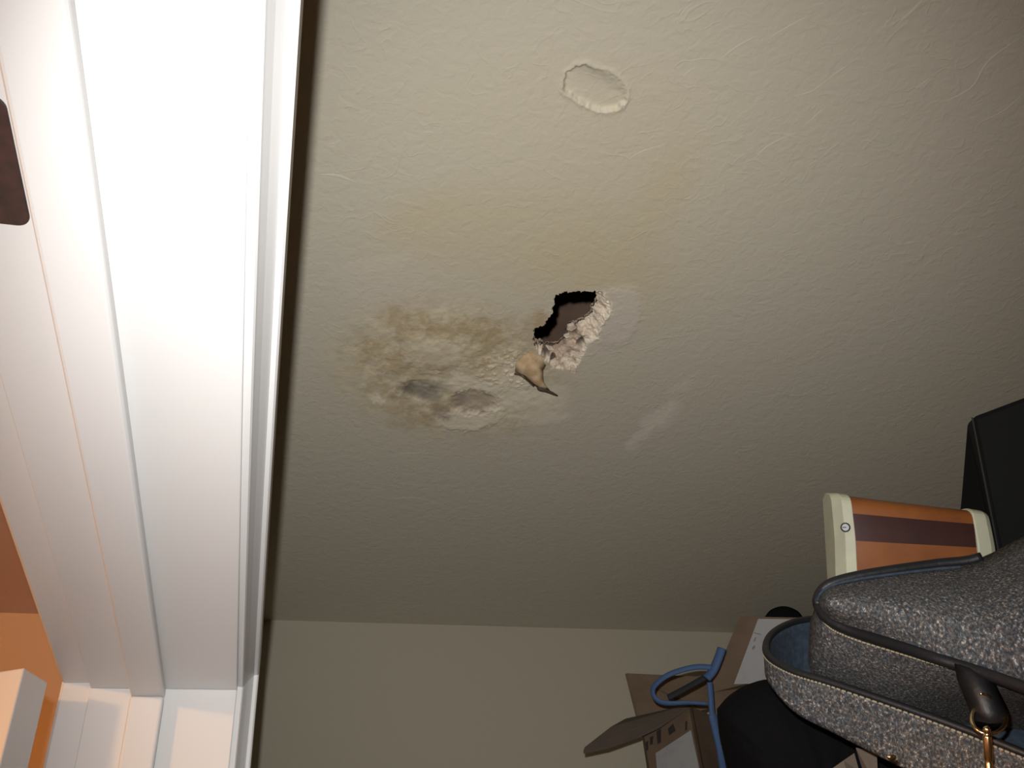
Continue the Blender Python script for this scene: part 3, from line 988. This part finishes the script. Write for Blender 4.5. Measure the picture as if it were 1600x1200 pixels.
# open carton: far-left corner and near-left corner of its top edge
DF = 1.46
cF = P(1000, 1130, DF); zt_ = cF.z - CZ
def at_z(px, py, zz):
    return PC(px, py, zz)
cN = at_z(1080, 1104, zt_)
d1 = (cN - cF); d1.z = 0; l1 = d1.length; d1.normalize()
d2 = Vector((-d1.y, d1.x, 0))
if d2.x < 0: d2 = -d2
open_c = thing('open_carton', 'brown open cardboard carton with raised flaps and a white label, nearest the far wall', 'carton', Vector((cF.x, cF.y, CZ)))
l2 = .075
T_ = .004
for nm, o0, da, la, db in (('side_panel', cF, d1, l1, d2), ('side_panel', cN, d2, l2, -d1), ('side_panel', cF + d2 * l2, d1, l1, -d2), ('side_panel', cF, d2, l2, d1)):
    bm = bmesh.new(); vertical_box(bm, o0, da, db, la, T_, ZS, zt_)
    obj(nm, bm, M['card_dark'] if nm == 'x' else M['card'], open_c)
# back flap standing up and left flap folded out
bm = bmesh.new(); slab(bm, [cF + Vector((0, 0, -.002)), cF + d2 * .07 + Vector((0, 0, -.002)), P(1105, 1108, 1.46), at_z(1135, 1059, zt_ + .055), P(980, 1052, DF + .03)], -d1 * .004)
obj('back_flap', bm, M['card'], open_c)
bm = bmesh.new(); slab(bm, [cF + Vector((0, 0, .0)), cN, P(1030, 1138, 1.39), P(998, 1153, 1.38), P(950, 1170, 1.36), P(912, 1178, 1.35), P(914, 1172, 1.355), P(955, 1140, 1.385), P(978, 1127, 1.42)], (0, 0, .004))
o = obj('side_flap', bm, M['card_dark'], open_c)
# white label on the left panel and the printed marks
fn = -d2
lp = lambda s, dz: cF + d1 * (l1 * s) + Vector((0, 0, dz)) + fn * .0006
def onface(px, py):
    """point of the left panel seen at a pixel"""
    d = P(px, py, 1.0) - eye
    k = (cF - eye).dot(fn) / d.dot(fn)
    return eye + d * k + fn * .0004
bm = bmesh.new(); slab(bm, [onface(1025, 1177), onface(1080, 1141), onface(1096, 1215), onface(1030, 1240)], fn * .0006)
o = obj('paper_label', bm, M['label'], open_c); o['label'] = 'white paper label on the carton'
bm = bmesh.new()
for qd in ([(1009, 1160), (1013, 1158), (1013, 1172), (1010, 1173)], [(1016, 1152), (1021, 1150), (1020, 1163), (1016, 1164)], [(1026, 1143), (1033, 1139), (1033, 1160), (1028, 1163)],
           [(1044, 1139), (1052, 1131), (1056, 1142), (1046, 1149)], [(1071, 1128), (1074, 1126), (1074, 1140), (1071, 1142)]):
    slab(bm, [onface(*p) for p in qd], fn * .0005)
o = obj('printed_marks', bm, M['ink'], open_c); o['label'] = 'black printed strokes on the carton'

# labelled carton: upright body with one flap leaning back
lab_c = thing('labelled_carton', 'brown carton with a tall flap carrying a white label, beside the handbag strap', 'carton', P(1160, 1300, 1.30))
gA = P(1106, 1082, 1.36); gz = gA.z - CZ
e1 = Vector((.92, -.39, 0)).normalized(); e2 = Vector((.39, .92, 0))
bm = bmesh.new(); vertical_box(bm, gA, e1, e2, .24, .05, ZS, gz); obj('body', bm, M['card'], lab_c, bevel=.001)
fl_q = [P(1106, 1084, 1.36), P(1240, 1084, 1.30), P(1288, 967, 1.30), P(1156, 963, 1.37)]
fl_q[1].z = fl_q[0].z
fnm = (fl_q[1] - fl_q[0]).cross(fl_q[3] - fl_q[0]).normalized()
if fnm.dot(eye - fl_q[0]) < 0: fnm = -fnm
def onflap(px, py):
    d = P(px, py, 1.0) - eye
    k = (fl_q[0] - eye).dot(fnm) / d.dot(fnm)
    return eye + d * k + fnm * .0005
fl_q[2] = onflap(1292, 966) - fnm * .0005
bm = bmesh.new(); slab(bm, fl_q, -fnm * .004); flp = obj('flap', bm, M['card'], lab_c)
bm = bmesh.new(); slab(bm, [onflap(1147, 1069), onflap(1192, 1068), onflap(1216, 1050), onflap(1270, 968), onflap(1185, 967)], fnm * .0006)
o = obj('paper_label', bm, M['label'], flp); o['label'] = 'white paper label on the flap'
bm = bmesh.new()
for qd in ([(1179, 988), (1189, 991), (1188, 992), (1178, 989)], [(1176, 1011), (1180, 1008), (1180, 1012), (1176, 1016)], [(1180, 996), (1182, 996), (1180, 1002), (1178, 1002)]):
    slab(bm, [onflap(*p) + fnm * .0006 for p in qd], fnm * .0004)
M['faint_ink'] = mat('faint_print', (.16, .165, .17), .8)
obj('faint_print', bm, M['faint_ink'], flp)

# black rounded bundle poking up behind that flap
bm = bmesh.new()
inflate(bm, [(1194, 965), (1204, 953), (1222, 947), (1240, 951), (1253, 962), (1264, 990), (1268, 1100), (1268, 1300), (1264, 1500), (1250, 1690), (1225, 1700), (1196, 1690), (1188, 1500), (1186, 1300), (1186, 1100), (1188, 990)], 1.48, .035, 7, 0, 5)
tag(obj('black_bundle', bm, M['black_cloth'], smooth=True), 'black rounded bundle poking up behind the labelled carton flap', 'bundle')

# blue webbing strap: short thick end, a flat loop and a long tail
bl = thing('blue_strap', 'blue webbing strap looped over the open carton with its tail hanging down', 'strap', P(1112, 1060, 1.270))
bm = bmesh.new(); tube(bm, smooth_path([P(1128, 1013, 1.275), P(1122, 1030, 1.270), P(1114, 1048, 1.265), P(1104, 1060, 1.260)], 16), .0062, 10, .6)
obj('buckle_end', bm, M['blue'], bl, smooth=True)
bm = bmesh.new()
tube(bm, smooth_path([P(1112, 1043, 1.265), P(1090, 1042, 1.270), P(1065, 1047, 1.275), P(1040, 1057, 1.280), P(1022, 1073, 1.285), P(1021, 1086, 1.285), P(1030, 1096, 1.280), P(1048, 1099, 1.275), P(1075, 1098, 1.270), P(1106, 1100, 1.265)], 50), [.0038] * 36 + [.0038 - .0016 * k / 14 for k in range(14)], 10, .6)
obj('loop', bm, M['blue'], bl, smooth=True)
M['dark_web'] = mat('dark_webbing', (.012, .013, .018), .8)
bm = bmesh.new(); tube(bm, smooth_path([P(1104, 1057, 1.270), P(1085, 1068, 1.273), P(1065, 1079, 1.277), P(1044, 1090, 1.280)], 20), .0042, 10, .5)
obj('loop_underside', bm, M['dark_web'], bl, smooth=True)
bm = bmesh.new(); tube(bm, smooth_path([P(1109, 1066, 1.258), P(1111, 1090, 1.253), P(1113, 1115, 1.248), P(1119, 1140, 1.243), P(1126, 1170, 1.238), P(1132, 1205, 1.235), P(1150, 1290, 1.230)], 40), [.0040] * 14 + [.0062] * 26, 10, .6)
obj('tail', bm, M['blue'], bl, smooth=True)
